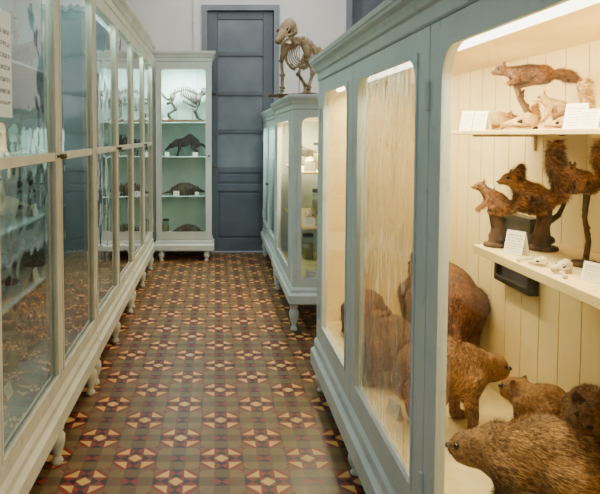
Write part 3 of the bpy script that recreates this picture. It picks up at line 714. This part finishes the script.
tag(place(AN,(-.35,7.86,1.241),math.radians(185)),'dark arched stuffed mammal with lowered snout on a shelf','stuffed animal')
bd=bird(); place(bd,(.84,6.6,1.221),2.8,1.2)
copy_thing(ar,(-.33,7.86,.272),math.radians(185),1.3,'dark domed stuffed armadillo on the cabinet floor')
copy_thing(k0,(-.54,7.68,.272),math.radians(-60),1.2,'pale skull on the cabinet floor')
card(.07,.06,(-.47,7.74,.762),0); card(.06,.05,(-.24,7.74,1.242),0); card(.07,.05,(-.38,7.66,.272),0)
card(.06,.05,(-.60,7.74,1.657),0); card(.05,.05,(-.22,7.74,.762),0); card(.05,.05,(-.58,7.74,1.242),0)
jr=jar(); place(jr,(-.61,7.9,.272),0,1)
for i,(x,y,z,s) in enumerate(((.86,4.98,.801,1.2),(.80,5.3,.801,1.4),(.88,4.95,1.221,1.2),(.82,5.5,1.221,1.5),(.85,5.03,.375,1.5))):
    copy_thing(k0,(x,y,z),math.radians(200+40*i),s,'pale skull on a shelf of the low glazed cabinet')
card(.09,.07,(.72,4.88,.801),-.6); card(.09,.07,(.72,4.9,1.221),-.6); card(.1,.08,(.74,4.9,.375),-.6)
for (x,y,z) in ((.84,5.15,1.221),(.9,5.6,.801),(.85,5.8,.375),(.84,7.2,1.221)): copy_thing(jr,(x,y,z),0,1.2)
for (x,y,z,a) in ((.84,7.1,.801,3.3),(.84,7.5,.801,2.5),(.84,5.9,1.221,3)): copy_thing(bd,(x,y,z),a,1.2)
# left cabinets content
rnd=random.Random(3)
lev=[.372]+LSH
for ci,y0 in enumerate((2.0,3.71,5.42)):
    for li,z in enumerate(lev):
        top=(lev+[2.3])[li+1]-z
        for k in range(4):
            y=y0+.22+k*.42+rnd.uniform(-.03,.03); x=-1.0; zz=z+.002
            ch=rnd.choice(['b','b','j','k','a','s','c'])
            if top>.38 and ch in 'cs': ch='sk'
            if ch=='c': ch='b'
            if ch=='b': copy_thing(bd,(x,y,zz),rnd.uniform(-.5,.5),min(1.25,top/.24*.95))
            elif ch=='j': 
                copy_thing(jr,(x,y-.05,zz),0,1.2); copy_thing(jr,(x+.02,y+.08,zz),0,.95)
            elif ch=='k': copy_thing(k0,(x,y,zz),rnd.uniform(-.8,.8),1.7,'pale animal skull on a cabinet shelf')
            elif ch=='a': copy_thing(ar,(x,y,zz),pi/2+rnd.uniform(-.2,.2),.95,'dark domed stuffed armadillo on a cabinet shelf')
            elif ch=='s': copy_thing(bd,(x,y,zz),rnd.uniform(-.8,.8),1.1)
            elif ch=='sk': copy_thing(SK2,(x,y,zz),pi/2,.9,'mounted small mammal skeleton on a cabinet shelf')
            if rnd.random()<.3: card(.08,.06,(-.88,y+.06,zz),math.radians(90))
bm=bmesh.new(); box(bm,-.075,.075,-.0008,.0008,0,.36); o=obj('paper_notice',bm,M_notice,loc=(-.7095,2.17,1.56),rot=(0,0,pi/2)); tag(o,'narrow pale printed poster taped to the cabinet glass','paper notice')

# ------------------------------------------------------------------ lights
def area(name,loc,rot,sx,sy,e,c):
    l=bpy.data.lights.new(name,'AREA'); l.shape='RECTANGLE'; l.size=sx; l.size_y=sy; l.energy=e; l.color=c
    o=bpy.data.objects.new(name,l); o.location=loc; o.rotation_euler=rot; COL.objects.link(o); return o
WARM=(1,.84,.50); COOL=(.78,1,.99)
area('cabinet_lamp',(.605+.16,2.28,1.735),(0,math.radians(-22),0),.06,2.7,50,WARM)
area('cabinet_lamp',(.60+.12,5.47,1.62),(0,math.radians(-15),0),.05,1.2,50,WARM)
area('cabinet_lamp',(.60+.12,7.1,1.59),(0,math.radians(-15),0),.05,1.4,14,COOL)
area('cabinet_lamp',(-.37,7.63,2.25),(math.radians(14),0,0),.5,.04,26,COOL)
for y,e in ((1.15,3),(2.85,10),(4.56,16),(6.27,26)):
    area('cabinet_lamp',(-.765,y,2.27),(0,math.radians(12),0),.04,1.5,e,COOL)
area('ceiling_light',(.6,5.2,3.8),(0,0,0),2.2,5,86,(1,.985,.95))
area('reflection_fill',(2.6,-1.6,2.2),(math.radians(75),0,math.radians(50)),1.6,1.8,60,(.9,.96,1))  # added fill behind the camera for glass reflections, no window built
w=bpy.data.worlds.new('world'); scene.world=w; w.use_nodes=True
w.node_tree.nodes['Background'].inputs[0].default_value=(.94,.97,1,1); w.node_tree.nodes['Background'].inputs[1].default_value=.78
# ------------------------------------------------------------------ camera
cam=bpy.data.cameras.new('camera'); cam.sensor_width=36; cam.lens=38.4; cam.clip_start=.02
co=bpy.data.objects.new('camera',cam); COL.objects.link(co)
p=math.radians(3)
co.location=(0,0,1.5); co.rotation_euler=(pi/2-p,0,0)
cam.shift_x=85/600; cam.shift_y=-(112-640*math.tan(p))/600
scene.camera=co
